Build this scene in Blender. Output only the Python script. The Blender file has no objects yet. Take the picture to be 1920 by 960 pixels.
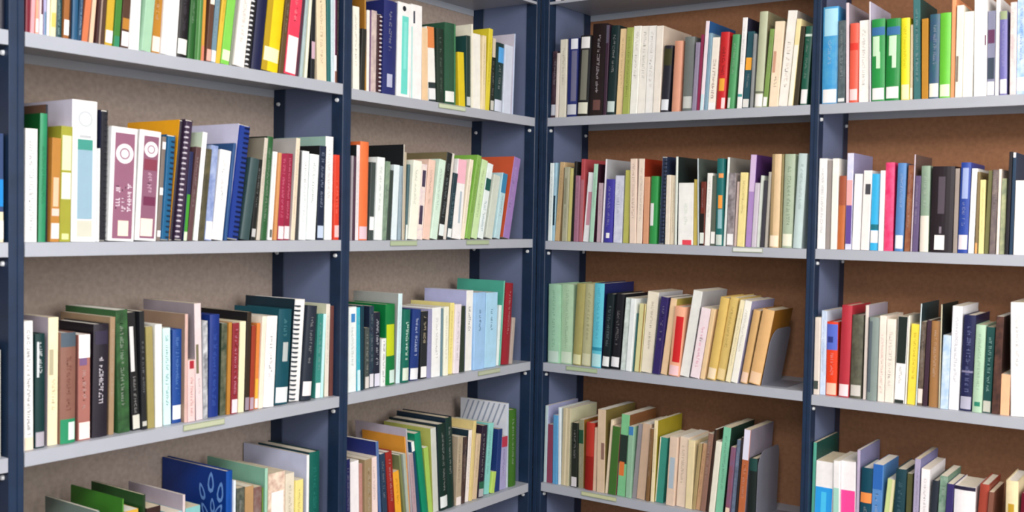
import bpy, bmesh, math, random, re
from mathutils import Vector, Matrix
SC = bpy.context.scene
COL = SC.collection
# ------------------------------------------------------------------ helpers
def lin(h):
    v = [int(h[i:i+2], 16)/255 for i in (0, 2, 4)]
    return tuple(c/12.92 if c <= .04045 else ((c+.055)/1.055)**2.4 for c in v)
MATS = {}
def mat(h, rough=.5, wear=.10, scale=40, spec=.35, h2=None, scale2=55, metal=0):
    """procedural paper / cloth / paint: base colour with a fine noise, optionally mottled with a second colour"""
    k = (h, rough, wear, scale, spec, h2, metal)
    if k in MATS: return MATS[k]
    m = bpy.data.materials.new('surface_' + h); m.use_nodes = True
    nt = m.node_tree; b = nt.nodes['Principled BSDF']
    tc = nt.nodes.new('ShaderNodeTexCoord')
    nz = nt.nodes.new('ShaderNodeTexNoise'); nz.inputs['Scale'].default_value = scale; nz.inputs['Detail'].default_value = 3
    nt.links.new(tc.outputs['Object'], nz.inputs['Vector'])
    rp = nt.nodes.new('ShaderNodeValToRGB')
    c = lin(h); c2 = lin(h2) if h2 else None
    if c2:
        nz.inputs['Scale'].default_value = scale2
        c2 = tuple(a*.72+b_*.28 for a, b_ in zip(c2, c)); rp.color_ramp.elements[0].position = .36; rp.color_ramp.elements[1].position = .66
        rp.color_ramp.elements[0].color = (*c2, 1); rp.color_ramp.elements[1].color = (*c, 1)
    else:
        rp.color_ramp.elements[0].position = .25; rp.color_ramp.elements[1].position = .75
        rp.color_ramp.elements[0].color = (*[x*(1-wear) for x in c], 1)
        rp.color_ramp.elements[1].color = (*[min(1, x*(1+wear*.6)) for x in c], 1)
    nt.links.new(nz.outputs['Fac'], rp.inputs['Fac'])
    nt.links.new(rp.outputs['Color'], b.inputs['Base Color'])
    b.inputs['Roughness'].default_value = rough
    b.inputs['Specular IOR Level'].default_value = spec
    b.inputs['Metallic'].default_value = metal
    MATS[k] = m
    return m
def link(name, bm, mats, parent=None, smooth=False):
    me = bpy.data.meshes.new(name)
    bmesh.ops.recalc_face_normals(bm, faces=bm.faces)
    bm.to_mesh(me); bm.free()
    for m in (mats if isinstance(mats, (list, tuple)) else [mats]): me.materials.append(m)
    if smooth:
        for p in me.polygons: p.use_smooth = True
    o = bpy.data.objects.new(name, me); COL.objects.link(o)
    if parent: o.parent = parent
    return o
def empty(name, loc=(0, 0, 0), rz=0):
    o = bpy.data.objects.new(name, None); COL.objects.link(o)
    o.location = loc; o.rotation_euler = (0, 0, rz); o.empty_display_size = .05
    return o
def tag(o, label=None, cat=None, group=None, kind=None):
    if label: o['label'] = label
    if cat: o['category'] = cat
    if group: o['group'] = group
    if kind: o['kind'] = kind
    return o
def box(bm, a, b, mi=0):
    (x0, y0, z0), (x1, y1, z1) = a, b
    v = [bm.verts.new(p) for p in ((x0,y0,z0),(x1,y0,z0),(x1,y1,z0),(x0,y1,z0),(x0,y0,z1),(x1,y0,z1),(x1,y1,z1),(x0,y1,z1))]
    for f in ((0,3,2,1),(4,5,6,7),(0,1,5,4),(1,2,6,5),(2,3,7,6),(3,0,4,7)):
        bm.faces.new([v[i] for i in f]).material_index = mi
def prism(bm, pts, z0, z1, mi=0):
    """vertical extrusion of a closed plan outline"""
    lo = [bm.verts.new((x, y, z0)) for x, y in pts]; hi = [bm.verts.new((x, y, z1)) for x, y in pts]
    n = len(pts); fs = []
    for i in range(n):
        j = (i+1) % n
        fs.append(bm.faces.new((lo[i], lo[j], hi[j], hi[i])))
    fs.append(bm.faces.new(lo[::-1])); fs.append(bm.faces.new(hi))
    for f in fs: f.material_index = mi
    return fs
def bevel(bm, w, seg=1):
    bmesh.ops.bevel(bm, geom=list(bm.edges), offset=w, segments=seg, affect='EDGES', profile=.6)
# ------------------------------------------------------------------ camera
CAM = Vector((1.9026, -2.8379, 1.3658)); YAW, PITCH, ROLL, FPX = 35.1818, -1.9705, 0.9931, 1962.7
def axes():
    y, p, r = map(math.radians, (YAW, PITCH, ROLL))
    f = Vector((-math.sin(y)*math.cos(p), math.cos(y)*math.cos(p), math.sin(p)))
    ri = Vector((math.cos(y), math.sin(y), 0)); up = ri.cross(f)
    return math.cos(r)*ri + math.sin(r)*up, -math.sin(r)*ri + math.cos(r)*up, f
RT, UP, FW = axes()
cd = bpy.data.cameras.new('camera'); cd.sensor_width = 36; cd.lens = FPX/1920*36; cd.clip_start = .05
cam = bpy.data.objects.new('camera', cd); COL.objects.link(cam)
cam.matrix_world = Matrix(((RT.x, UP.x, -FW.x, CAM.x), (RT.y, UP.y, -FW.y, CAM.y), (RT.z, UP.z, -FW.z, CAM.z), (0, 0, 0, 1)))
SC.camera = cam
cd.dof.use_dof = True; cd.dof.focus_distance = 40; cd.dof.aperture_fstop = 11   # the photo is a little soft throughout
def ray(px, py): return FW + RT*((px-960)/FPX) + UP*((480-py)/FPX)
def hit(side, px, py, back):
    """where the sight line through a photo pixel meets the row of spines; (s along the shelf to the right, z)"""
    d = ray(px, py)
    if side == 'L':
        k = (-back - CAM.x)/d.x; p = CAM + d*k; return p.y, p.z
    k = (back - CAM.y)/d.y; p = CAM + d*k; return p.x, p.z
def base_s(side, px, py_near, back, z):
    """s of a pixel column at the shelf top: iterate the pixel row until it lands on height z"""
    y = py_near
    for _ in range(12):
        s, zz = hit(side, px, y, back)
        s2, z2 = hit(side, px, y+10, back)
        y += (z-zz)*10/(z2-zz)
    return hit(side, px, y, back)[0]
# ------------------------------------------------------------------ shelving
# bay: side, s range between its posts (s = world y on the left rack, world x on the right one)
BAY = {'Z': ('L', -2.62, -1.7775), 'A': ('L', -1.7471, -.8983), 'B': ('L', -.8681, -.0227),
       'C': ('R', .0323, .8996), 'D': ('R', .923, 1.795)}
SHELF_Z = {'Z': {0: 2.069, 1: 1.703, 2: 1.307, 3: .9, 4: .502, 5: .1}, 'A': {0: 2.069, 1: 1.7051, 2: 1.3069, 3: .904, 4: .503, 5: .1},
           'B': {0: 2.069, 1: 1.6969, 2: 1.3049, 3: .9059, 4: .5059, 5: .1}, 'C': {0: 2.069, 1: 1.6975, 2: 1.3, 3: .9034, 4: .5094, 5: .1},
           'D': {0: 2.069, 1: 1.6977, 2: 1.3007, 3: .8963, 4: .5, 5: .1}}
DEPTH, TOP, LIP = .262, 2.5, .0273
POST_D, REAR = .04, .214
def to_world(side, s, d, z): return (-d, s, z) if side == 'L' else (s, d, z)
RZ = {'L': math.pi/2, 'R': 0}
M_POST = mat('1b2e49', .42, .18, 25); M_PANEL = mat('667291', .55, .06, 12); M_SHELF = mat('a9aeb9', .4, .04, 14)
M_BACK = {'L': mat('a4968d', .8, .16, 90, .2), 'R': mat('90664a', .8, .16, 90, .2)}; M_BOLT = mat('d8dce0', .3, .05, 30, .5)  # one hardboard, two tints: left rack's cooler, brighter light put into the colour
UNIT = {'Z': 'grey metal shelving bay cut off by the left edge of the photo',
        'A': 'wide grey shelving bay with navy posts on the left, spiral reports on its second shelf',
        'B': 'narrow-looking grey shelving bay just left of the dark corner posts',
        'C': 'grey shelving bay just right of the dark corner posts, with two bookends',
        'D': 'grey shelving bay at the right edge, holding the pair of bright green books'}
def post_bm(bm, s0, s1, d0, d1, groove):
    w = s1-s0; e = min(.0016, w*.08)
    g0, g1 = s0+w*.42, s0+w*.58
    pts = [(s0, d1), (s0, d0+e), (s0+e, d0)]
    if groove: pts += [(g0, d0), (g0+w*.03, d0+.002), (g1-w*.03, d0+.002), (g1, d0)]
    pts += [(s1-e, d0), (s1, d0+e), (s1, d1)]
    prism(bm, pts, 0, TOP)
def build_unit(k):
    side, a, b = BAY[k]
    root = empty('shelving_unit', to_world(side, (a+b)/2, 0, 0), RZ[side])
    tag(root, UNIT[k], 'shelving', 'shelving bays along the two walls')
    o = (a+b)/2                                   # local x = s - o, local y = depth
    A, B = a-o, b-o
    spans = {'Z': [(B, B+.0303)], 'A': [(B, B+.0301)], 'B': [(B, B+.0227)], 'C': [(A-.0323, A), (B, B+.0233)], 'D': [(B, B+.03)]}[k]
    spans = {'Z': [(A-.03, A), (B, B+.0304)], 'A': [(B, B+.0302)], 'B': [(B, B+.0224)], 'C': [(A-.032, A), (B, B+.0234)], 'D': [(B, B+.03)]}[k]
    for s0, s1 in spans:
        bm = bmesh.new(); post_bm(bm, s0, s1, 0, POST_D, True); link('post', bm, M_POST, root)
        bm = bmesh.new(); post_bm(bm, s0, s1, REAR, DEPTH, False); link('post', bm, M_POST, root)
        bm = bmesh.new(); m = (s0+s1)/2; box(bm, (s0+.002, POST_D, .02), (s1-.002, REAR, TOP-.02)); link('side_panel', bm, M_PANEL, root)
    bm = bmesh.new(); box(bm, (A, DEPTH-.004, .03), (B, DEPTH, TOP-.03)); link('back_panel', bm, M_BACK[side], root)
    for r, z in SHELF_Z[k].items():
        lip = .008 if r == 0 else LIP
        bm = bmesh.new(); e = .0012
        box(bm, (A+e, .0005, z-.0018), (B-e, DEPTH-.0045, z))
        box(bm, (A+e, .0005, z-lip), (B-e, .0025, z-.0018))
        box(bm, (A+e, .0025, z-lip), (B-e, .012, z-lip+.0018))
        box(bm, (A+e, DEPTH-.0065, z-LIP*.8), (B-e, DEPTH-.0045, z-.0018))
        sh = link('shelf', bm, M_SHELF, root)
        if 1 <= r <= 4:
            for x, sg in ((A, 1), (B, -1)):
                for d in ((.02, .238) if (side == 'L') == (sg < 0) else (.02,)):
                    bm = bmesh.new()
                    bmesh.ops.create_cone(bm, cap_ends=True, segments=10, radius1=.0055, radius2=.0042, depth=.005)
                    bmesh.ops.rotate(bm, verts=bm.verts, matrix=Matrix.Rotation(math.pi/2*sg, 3, 'Y'))
                    bmesh.ops.translate(bm, verts=bm.verts, vec=(x+sg*.0026, d, z-lip-.013))
                    link('bolt', bm, M_BOLT, sh)
    return root
for k in BAY: build_unit(k)
DATA = """
@ A 1 0 0 5.3333 h=.23
258 303 262 0 8a1f38;dark crimson;;h
303 348 318 0 eda3aa;pale pink;;
352 392 358 0 f0a88c;pale salmon;with white lower label;l=f6eef0:.02:.13
394 432 405 0 f3e9ec;white;with maroon top;b=.17:1:5f2035
436 468 434 0 b9b6e2;lavender;with light blue lower spine;b=0:.2:6f9cc0
470 500 478 0 f8f2f0;slim white;;
500 558 512 0 f6e6b8;cream;with yellow motif;b=.08:.2:e9c96a
562 624 570 0 1d5058;dark teal;with grey lettering;h t=.03:.9:9fc0c4
628 692 645 0 b5713a;brown and orange;with white label;l=f4f4f6:.03:.16
694 712 700 0 3a2420;narrow dark brown;;
714 775 726 0 2b6690;mid blue;;h
777 815 800 0 1f4f74;deep blue;with pale lettering;t=.05:.9:b8d0e0
817 885 868 0 da7a50;salmon orange;;
887 948 922 0 f7c6a8;pale peach;;
952 982 983 0 4a2a2c;narrow maroon brown;;
984 1006 1010 0 b8a090;slim taupe;;
1008 1045 1036 0 5a4030;olive brown;;
1047 1128 1080 0 d6b030;mustard yellow;with white label;b=.7:1:8a8a30 l=f4f2f2:.03:.14
1130 1198 1165 0 46903a;grass green;with teal foot;b=0:.1:3c9c74
1200 1282 1230 0 5a3b28;dark brown;with orange band and white label;b=.17:.27:c98a38 l=efe8ee:.02:.15
1287 1404 1310 0 fbf6f2;thick plain white;;
1406 1508 1452 0 a9d5b4;pale mint green;;
1512 1604 1545 0 c98a28;ochre;with peach label;l=f6e0d0:.02:.16
1606 1765 1640 0 fffaf5;very thick white;;
@ A 1 320 0 5.3333 h=.235
62 165 107 0 1d1a22;black;with white label;h l=f0f0e8:.03:.17 t=.25:.9:4a4650
168 234 206 0 2c6e30;dark green;;h
236 300 262 0 4f8f4a;mid green;with pale stripe;b=0:1:.4:.6:86b880
304 342 332 0 dfa040;amber;with salmon foot;b=0:.15:e08870
344 398 388 0 6a4636;brown;with white spot and salmon label;b=.55:.6:f4ead8 b=.62:.9:1f4a4c l=f0b0a0:.01:.12
400 448 452 0 7fa3b8;grey blue;with white foot;l=f2ece8:.01:.12
452 498 520 0 e2bb3e;slim mustard;;
500 585 572 0 86d857;lime green;with pale label;l=e4f4c8:.04:.14
588 620 652 0 9fa394;slim olive grey;;
624 738 700 0 f3e8e2;white and pale pink;;
742 806 812 0 17181f;black;with white coil binding;k=spiral cs=L coil=f2f4f8
810 910 875 0 1c2350;navy blue;;h
914 1078 985 0 efcf1c;thick bright yellow;with pale label;h b=0:1:0:.3:c8a51c l=f6eec0:.1:.24
1082 1130 1160 0 6a5434;slim olive brown;;
1134 1250 1200 0 e8405c;red;with white lower half;l=fdf8f8:.02:.4
1252 1284 1330 0 5b3048;narrow plum;;
1286 1330 1360 0 b9d0d2;pale grey blue;;
1332 1374 1388 0 f4f0d8;slim cream;;h
1392 1448 1398 0 20242a;black;with pink and white panel;b=.22:.4:d8b8c8
1462 1562 1440 0 ead8b8;thick cream;;
1574 1606 1566 0 2f7a7c;teal;;
1608 1650 1610 0 cfe3ea;pale icy blue;;
1652 1690 1668 0 f0e8f0;white;with maroon top and brown foot;b=.3:1:5f2045 b=0:.13:9c6a5a
1694 1738 1700 0 2a1e22;narrow black brown;;
@ A 2 0 170 3
140 212 145 212 f8f6f6;white;with grey lettering;t=.1:.9:b8b8c0
213 256 225 127 2fa06f;emerald green;;h c=0f5f28 t=.3:.75:1f7a50
258 274 262 78 1c2433;tall narrow navy;;c=7a5a48
276 331 290 265 c98a3a;ochre;with pale lettering and label;b=.34:.62:.2:.8:e6c0a0 b=.25:.32:.1:.9:e6ccc0 l=eaddd8:.03:.18
333 398 350 200 b5b43c;olive yellow;with pale green panels;b=.62:.92:.1:.9:e2e6bc b=.37:.6:.1:.9:e6ecd6 t=.38:.6:a8b468 b=.02:.07:.2:.8:dfe6a0
400 547 412 50 f6f4f6;tall white;with teal and blue spine card;k=binder1 c=d8d4e4
549 557 552 325 f0f0f2;thin white;;
560 602 575 108 1d1f2c;black;with black coil binding;k=spiral coil=23242c c=23284a
604 752 628 205 f4f0f4;white;with wide mauve panel and round emblem;k=file1
758 878 790 225 f4f0f4;white;with narrow mauve panel and round emblem;k=file2
880 903 915 260 8c7f78;taupe;with three white tabs;b=.04:.1:f0ecec b=.44:.51:f0ecec b=.88:.95:f0ecec
906 955 945 250 14699c;blue;with black coil binding;k=spiral coil=1a3048
957 980 1018 165 2a2236;tall dark;with coil and amber cover;k=spiral coil=2a2430 c=f0a818
@ A 2 320 170 3
22 68 85 165 3d2a48;dark purple;with white coil binding;k=spiral cs=L coil=cfc8d4
70 92 110 345 1f2a5c;navy;with green lower half;b=.1:.52:4cae3a b=0:.1:d8e8c8
94 124 150 320 6a4a4e;plum brown;;
126 154 178 235 f5eef0;tall slim white;with green marked cover;c=d8e8d0
158 188 208 330 6a6448;mottled olive;;m=38382c
190 230 230 310 a9b9de;pale blue patterned;with white foot;m=6f88c8 l=f2eef4:.0:.2
232 298 290 340 f7f3f4;plain white;;
300 318 345 295 2f5c98;slim steel blue;;
320 388 392 195 1c3fa0;royal blue;with coil and pale cover;k=spiral coil=101a44 c=d4d2ec
391 446 455 385 3f5a5e;dark slate;;h
450 478 498 390 1a1f1e;slim black;with small label;l=d0d0d0:.04:.14
480 504 520 265 d8cfc0;slim cream;with taupe cover;c=a8a08c
506 544 548 260 2f6a3c;tall green;;h c=23302a
546 576 580 345 eef4ee;white;with dark foot marks;b=.03:.12:.3:.8:6a7068
578 598 605 350 d99a60;thin tan orange;;
600 634 622 355 b52a50;left crimson;with pale label;t=.25:.95:d87a94 l=f0dce0:.01:.16
636 670 660 355 a82448;right crimson;with pale label;t=.25:.95:d87a94 l=f0dce0:.01:.16
672 698 705 268 e8d8c0;slim cream;with pale grey cover;c=c8c4c0
700 720 722 340 4a4a4c;slim charcoal;;
722 760 742 340 eaf6f6;white;with faint grey lettering;t=.2:.9:c8d8da
764 816 792 360 e6f8f6;icy white;;
820 859 834 310 1b2a48;navy;with pale blue label;t=.35:.95:93a0b8 l=c0d0e8:.02:.15 c=15181c
864 914 893 260 f0faf6;tall white;with pale green cover;c=a8ccc0
920 964 935 362 e0432c;red orange;with pink label;l=f0c0c0:.03:.17 t=.3:.7:e88070
@ A 3 0 540 2.8222
128 178 125 178 f6f2f4;white;with grey lettering up the spine;t=.12:.95:60606a b=0:.1:f0dcc4
188 238 190 245 0f3d3e;dark teal;with white lettering and grey label;h t=.64:.94:d8dee0 b=.62:.93:.15:.35:d8dee0 l=c0bcc8:.01:.14
252 308 262 158 f0e2bc;tall cream;with lavender cover;c=c8bcc8 b=.55:.75:.1:.5:c8c0a0
318 400 320 240 9c6e60;rose brown;with slate cap and green foot;h b=.87:1:5a6a78 b=0:.22:2fa070 b=.03:.19:.5:.95:d8ece4 t=.3:.8:86584e
414 478 415 250 bc7a70;rose;with white top;b=.78:1:fdfafa b=.71:.78:.1:.7:8a6a98 l=f0dcd8:.01:.17
490 570 500 195 2a2432;thick black;with white title;h t=.28:.74:d8d4dc b=.82:.94:.1:.9:3d3850 c=1c1620
576 606 592 155 b89a78;tall slim tan;;
624 690 607 120 3d7040;mottled green;;m=1e3a20
702 746 672 132 1a1c1e;black;with large white title;b=.5:.88:.1:.6:e0e0e0 t=.14:.46:a0a0a0 l=dcdcd0:.0:.13
750 778 735 125 202428;slim black;with grey title;t=.3:.75:888c90 l=d0d0c8:.03:.07
784 820 772 208 b5a868;khaki olive;;
824 860 822 195 f2efe8;ivory;;
866 906 862 215 cdeef0;pale aqua;with teal lettering;t=.2:.95:4a9aa0
914 964 918 222 1f52a8;blue;with white label;h t=.3:.95:5f88c8 l=e8ecf4:.04:.19
@ A 3 320 530 3.2
80 102 88 190 ddb8b0;slim dusty pink;with tan cover;c=b09078
104 150 108 468 ecc8c6;short pale pink;with red dot;b=.86:.99:.2:.8:c03040 t=.1:.75:c8a0a0
152 194 130 128 e6d4d6;tall pale pink;with olive motif;b=.4:.65:.1:.5:8a8468 c=b4a8b0
197 224 197 232 d8dade;slim pale grey;;m=3a4458
230 288 240 195 1b3b94;royal blue;;h t=.1:.9:3f60b8
298 333 310 245 3a4a38;mottled dark green;;m=8a8a70
336 358 350 240 c98a38;slim orange tan;;
362 400 375 245 a0303c;dark red;with lilac lettering;t=.2:.95:d090a8 l=ecdce4:.01:.16
404 440 418 235 f0e6c0;cream;;
444 470 462 178 3a2e22;dark olive;with black cover;c=14141a l=b0a0b0:.01:.14
474 498 490 260 b5432a;rust red;with pale label;l=c8b0c0:.01:.15
502 524 520 245 e0863c;orange;with yellow foot;b=.1:.35:f0b440 l=f0e0e0:.0:.12
527 554 552 205 f5e2d0;pale peach;;
556 618 580 205 f4f4f4;thick white;;t=.3:.9:d8d8dc
626 704 655 165 105868;dark teal;with oval picture and white label;h b=.45:.65:.4:.8:c8d0d0 t=.7:.92:5f98a0 l=e4ecf0:.02:.18
714 778 752 105 f0f4f8;tall white;with coil and navy cover;k=spiral cs=L coil=20303c c=12303f
785 844 825 145 2a3444;slate navy;with white label;h l=f0ecf0:.05:.2
866 898 888 190 3f9f94;teal green;with white foot;b=0:.18:e6f4ee
900 918 925 190 bff0f2;slim pale cyan;;
922 955 945 130 e6e0d4;tall ivory;;c=d8dcc0
962 996 985 140 7a4a44;brown red;;
@ A 4 0 800 3 T
550 562 545 477 96a89e;short pale grey;with grey green cover;c=90a49a lean=0 d=.19
690 697 690 408 5fa83a;slim bright green;with bright green cover;c=4f9c34 lean=0 d=.19
800 820 806 385 24401f;slim dark green;with dark green cover;c=2a5a28 lean=0 d=.19
702 780 702 480 e0b040;short yellow;;lean=0
826 905 826 462 3a2420;short dark brown;;lean=0
1030 1044 1030 386 e0d0d4;slim pale lilac;with lilac pink cover;c=c8bcca lean=0 d=.2
962 1026 962 490 a8d8e0;short pale blue;;lean=0
1046 1128 1046 462 8fd0d0;short aqua;;lean=0
1276 1312 1276 254 0a55b8;large royal blue;with laurel emblem;h c=0a3f9c emblem lean=0 d=.238
1314 1328 1314 306 dfe8f0;slim white;;lean=0
1334 1378 1334 350 3a4a44;short dark green grey;;m=8a8a78 lean=0
1380 1428 1380 342 c8a070;short tan;;lean=0
1430 1474 1430 345 a08a84;short taupe red;;m=7a3a34 lean=0
1478 1486 1478 345 7aa848;narrow green;;lean=0
1488 1506 1488 238 a8d8c0;tall pale green;with pale green cover;c=8fc8b0 lean=0 d=.215
1510 1606 1510 270 f0dcc8;cream floral;with white panel;m=c89888 b=0:.8:.2:.9:f0f0f2 lean=0
1610 1660 1610 268 e4dcc8;ivory;;lean=0
1662 1706 1662 306 f0e08a;pale yellow;;lean=0
1728 1742 1728 162 eef0fa;tall lavender white;with lavender cover;c=c8cde8 lean=0 d=.238
1744 1802 1744 148 0f6a60;thick dark teal;;h c=0f3c44 t=.3:.85:2f8a80 lean=0
@ B 1 640 0 4
90 139 90 45 f2eee2;cream white;;
141 176 160 215 2c2c28;slim black;;
178 189 172 -20 b8862a;tall narrow mustard;;c=a8742a
191 214 198 75 f0ebe4;slim white;;
216 258 225 75 d9c8c0;pale pinkish grey;with purple cover;m=b09aa0 c=8a6a90
264 304 275 100 3a1a24;dark maroon;with white coil binding;k=spiral coil=d8d4dc
308 408 325 -5 27306f;thick navy blue;with small pale label;h l=b8bcd8:.08:.22:.3:.7
415 515 430 12 f2f6fa;white;with aqua spine card and finger hole;k=lever1
520 604 530 30 f4f8fa;plain white;with dark edge mark;k=lever2
607 650 602 205 e8c8a0;slim cream tan;;
655 714 640 198 fbf2ea;white;with orange top and dark foot;b=.72:1:e08a50 b=0:.26:2f3a3c l=e8ecf0:.03:.18
720 774 715 210 23352c;dark green black;;h t=.15:.9:56685c
779 862 780 165 2f5a44;thick green;with white label;h l=e8ece8:.03:.16 b=0:1:.82:1:4a8a60
886 934 875 390 e0c828;short yellow;;
937 972 937 265 243c38;dark slate green;with white label;l=c8d0d0:.03:.15 c=1f4a48
975 988 975 180 ece8d4;tall thin cream;;
990 1048 990 250 f2eee6;ivory white;;
1050 1078 1060 265 e8d8b0;cream beige;;
1080 1110 1110 215 e0d040;yellow;with yellow cover;c=dccc30
1116 1142 1135 285 23281e;slim black;with beige top;b=.74:1:d8ccb8 l=d0d0c8:.02:.15
1148 1206 1170 320 1d3a3a;dark teal;with sky blue sticker;h b=.72:.94:.25:1:5aa8e8 l=d0d8e8:.0:.18
1212 1274 1240 340 cfd8e8;pale lavender blue;;
1276 1288 1288 250 b8c8e4;slim pale blue;with lavender cover;c=d0ccdc
@ B 2 640 230 3.6925
62 78 76 230 a8a0a8;slim grey;;
80 94 90 235 4a2a40;narrow plum;;
96 120 110 155 e8e0e4;tall slim white;with black cover;c=1f2226
122 182 135 130 e87440;tall orange;with pale pink label;h l=e0c4d0:.01:.14
190 225 210 275 3f4a48;dark grey;with white label;l=eef4f0:.13:.3
228 282 250 240 e6f6ec;thick white mint;;
285 312 316 270 8fa890;slim sage;;m=60786a
315 341 338 330 35423e;dark slate green;;
346 388 378 295 dceaf4;pale blue white;;
390 416 402 300 9fb4c0;grey blue;;
418 425 425 150 d0ccc0;tall thin pale;with framed black cover;c=1a1e22 
427 440 442 205 c4b8a0;slim beige;;
442 460 466 290 4a6a70;slim slate blue;with white foot;b=0:.2:e0e8e4
462 522 500 265 ecf2e0;pale cream green;;
524 562 560 290 f0e4d8;cream;with purple black motif;b=.7:.92:.2:.8:4a4058 b=.2:.45:.1:.7:4a4058 m=d8c4d0
566 612 610 260 e8c8b8;pinkish beige;;
618 664 682 262 cfe8d8;pale mint;;
668 706 735 212 23282a;black;with olive cover and white label;c=7a7050 l=e0ecec:.04:.17 t=.25:.9:6a7478
708 726 768 215 e0dcd4;slim white;;
730 760 786 355 26404a;dark teal;with white label;l=e8f0f0:.03:.16 t=.2:.7:6a8a98
766 828 805 258 f0f2f4;white;with pink top;b=.7:1:f0b8c8 b=.2:.6:.5:.7:b0c0cc
830 858 895 260 f2e4d0;pale peach;;
860 892 942 232 8ab85a;leaf green;with green cover;c=86c050
900 940 978 265 c8e4b0;pale green;;
946 984 1018 290 e4f4f0;icy white;with dark teal block;b=.64:.8:1f5a54 t=.1:.5:98b4c0
1000 1048 1066 375 d0d8cc;grey cream;;
1060 1098 1112 355 b8d8e0;pale blue;with mid blue top;b=.7:1:3f88b4
1120 1166 1200 250 a080c0;purple;with red orange cover;c=d05c38
@ B 3 630 500 3.4275
80 132 88 262 e4eef8;white;with blue spot;b=.82:.92:.3:.8:3f88c8
134 158 128 265 3fb4c8;cyan;with pale foot;b=0:.25:c8e8f0
160 178 164 252 0c3a4a;slim dark teal;;
186 212 190 395 4a5250;short dark grey;with pale label;t=.25:.9:a8a8a0 l=d8d4d0:.0:.2
214 242 218 255 1f2c44;dark navy;with white label;l=dcdce4:.0:.17 m=33505a
246 284 250 295 1a2034;black;with white lettering;t=.3:.95:b8bcc8 l=d8d8e8:.01:.18
286 317 295 465 e8ecec;short white;with black stripes;t=.05:.95:50565c
319 380 320 245 0e7a3f;thick green;with lime patch;h b=.36:.75:.1:.9:c0d020 l=cfe8e0:.02:.18:.4:.95
386 416 410 175 d0eaf0;tall slim icy blue;with pale grey cover;c=b0b4b0
422 468 432 280 0e6a5a;teal green;with white title;h t=.3:.85:d8ece0 l=d8e4d4:.03:.2
476 530 498 280 1f3a80;navy blue;with white title;h t=.35:.92:b8c4dc l=e8ecf0:.0:.17
541 582 554 290 23262c;black;with beige title;t=.5:.95:b8ac90 l=f0f0f0:.02:.18
586 611 597 275 9a9ac0;slim lavender;;
615 672 620 265 ecf2f4;white;;
673 686 680 270 6a8a94;narrow slate blue;;
690 720 697 260 eef2dc;ivory;;
722 750 740 235 e8dc8a;pale yellow;with yellow cream cover;c=e4d890
752 790 768 245 e8e0e8;lilac white;;
796 826 803 255 2f3a2e;slim black olive;;
830 876 848 155 ecece8;tall white;with lavender cover;c=b8bce4 t=.5:.8:6a7480
880 952 885 170 9cc4ec;left pale blue;with dark lettering;t=.5:.8:3f5a78
955 1028 968 170 a8d4f4;right pale blue;with dark lettering;t=.5:.8:3f5a78
1031 1048 1055 250 e4f4f0;slim mint white;;
1050 1062 1078 92 6fc0a8;tall slim aqua green;with teal green cover;c=4fb09a
1064 1112 1095 110 9a2030;dark red;;h
1115 1134 1136 330 b8a8a0;short slim taupe;;
@ B 4 630 740 4.3625 yb=960
82 118 82 535 1a1f5a;slim navy;;
120 193 118 555 f0ecf4;white;;
195 228 190 570 c08880;rose brown;;
230 293 228 540 a08a68;khaki brown;;
295 346 288 520 ecd8d4;pinkish white;;
350 378 330 388 5a78a8;slim slate blue;with navy cover;c=22307a
380 428 362 490 28405a;dark slate blue;;
430 488 400 480 9c2a24;dark red;;h
490 546 475 635 e8a830;amber yellow;;
548 574 490 510 7a8458;olive;;
576 600 545 490 b0bcb0;pale grey green;;
602 611 570 345 e8a040;tall slim orange;with orange cover;c=e09a38
613 624 575 280 b8b8c0;tall slim silver;with pale lavender cover;c=c4bccc
626 664 590 495 b8a0a8;mauve;;
666 700 612 390 1f4a6a;deep blue;with white cap;b=.87:1:e8f0ec
702 756 632 330 0f8a66;emerald;;h
758 792 720 440 a8cc60;slim lime;;
800 846 778 280 d0d4cc;pale grey white;with yellow green cover;c=c0c468
@ B 4 630 740 4.3625
852 918 830 250 14302a;dark green black;with white label;h l=e0e8e8:.03:.16 c=142834
920 972 900 195 17342e;tall dark green;;h c=12283a
980 1022 1000 350 b8a890;taupe;with white top and foot;b=0:.12:e8e0dc
1026 1054 1050 350 33262a;black maroon;;m=6a5048
1056 1086 1090 295 ece4e0;white;;c=1f3440
1090 1114 1126 220 dcc888;tall slim straw yellow;;
1116 1152 1156 330 d8c0a0;tan cream;;
1162 1204 1198 260 2a1f34;black plum;with green foot;b=.12:.22:2f6a50 l=b8b8bc:.0:.12
1212 1258 1254 240 8ad4cc;aqua;;
1260 1296 1282 640 b8d868;short lime;;
1300 1336 1318 290 1f3a78;navy;;
1340 1390 1358 350 a8a4cc;lavender;with red top;b=.8:1:b83a50
1393 1408 1400 75 c0ccdc;tall slim pale blue;with striped white cover;c=dce2ec stripes
1420 1474 1426 130 3f7024;tall moss green;;h
@ C 1 1000 0 4
92 150 112 390 33202a;dark plum;with white label;h m=5a4450 l=c8ccd8:.04:.2
160 186 178 400 e6dcd4;slim pinkish ivory;;
188 240 196 300 dcd8c8;cream;;
247 322 262 290 232f70;navy blue;with white logo and grey lettering;h b=.86:.99:.3:.95:e0e4ec b=.2:.84:.4:.9:6a6a88 l=c8ccd4:.03:.16
327 405 355 270 1f1f22;black;with white logo and grey lettering;h b=.84:.98:.1:.9:e8e8e8 b=.2:.82:.2:.8:77776c l=d8d8c8:.03:.17
412 518 450 185 1e1214;thick black brown;with long grey title;h t=.25:.9:a09aa0 b=.06:.17:.3:.8:6a4844
520 544 545 190 3a2438;plum;with grey top;b=.8:1:5a5468
546 608 588 195 10282a;black green;with pale label;h l=c4d4d0:.03:.15
616 664 650 220 ecd0a0;cream tan;;
666 714 705 210 a0ac58;olive green;;
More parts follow.
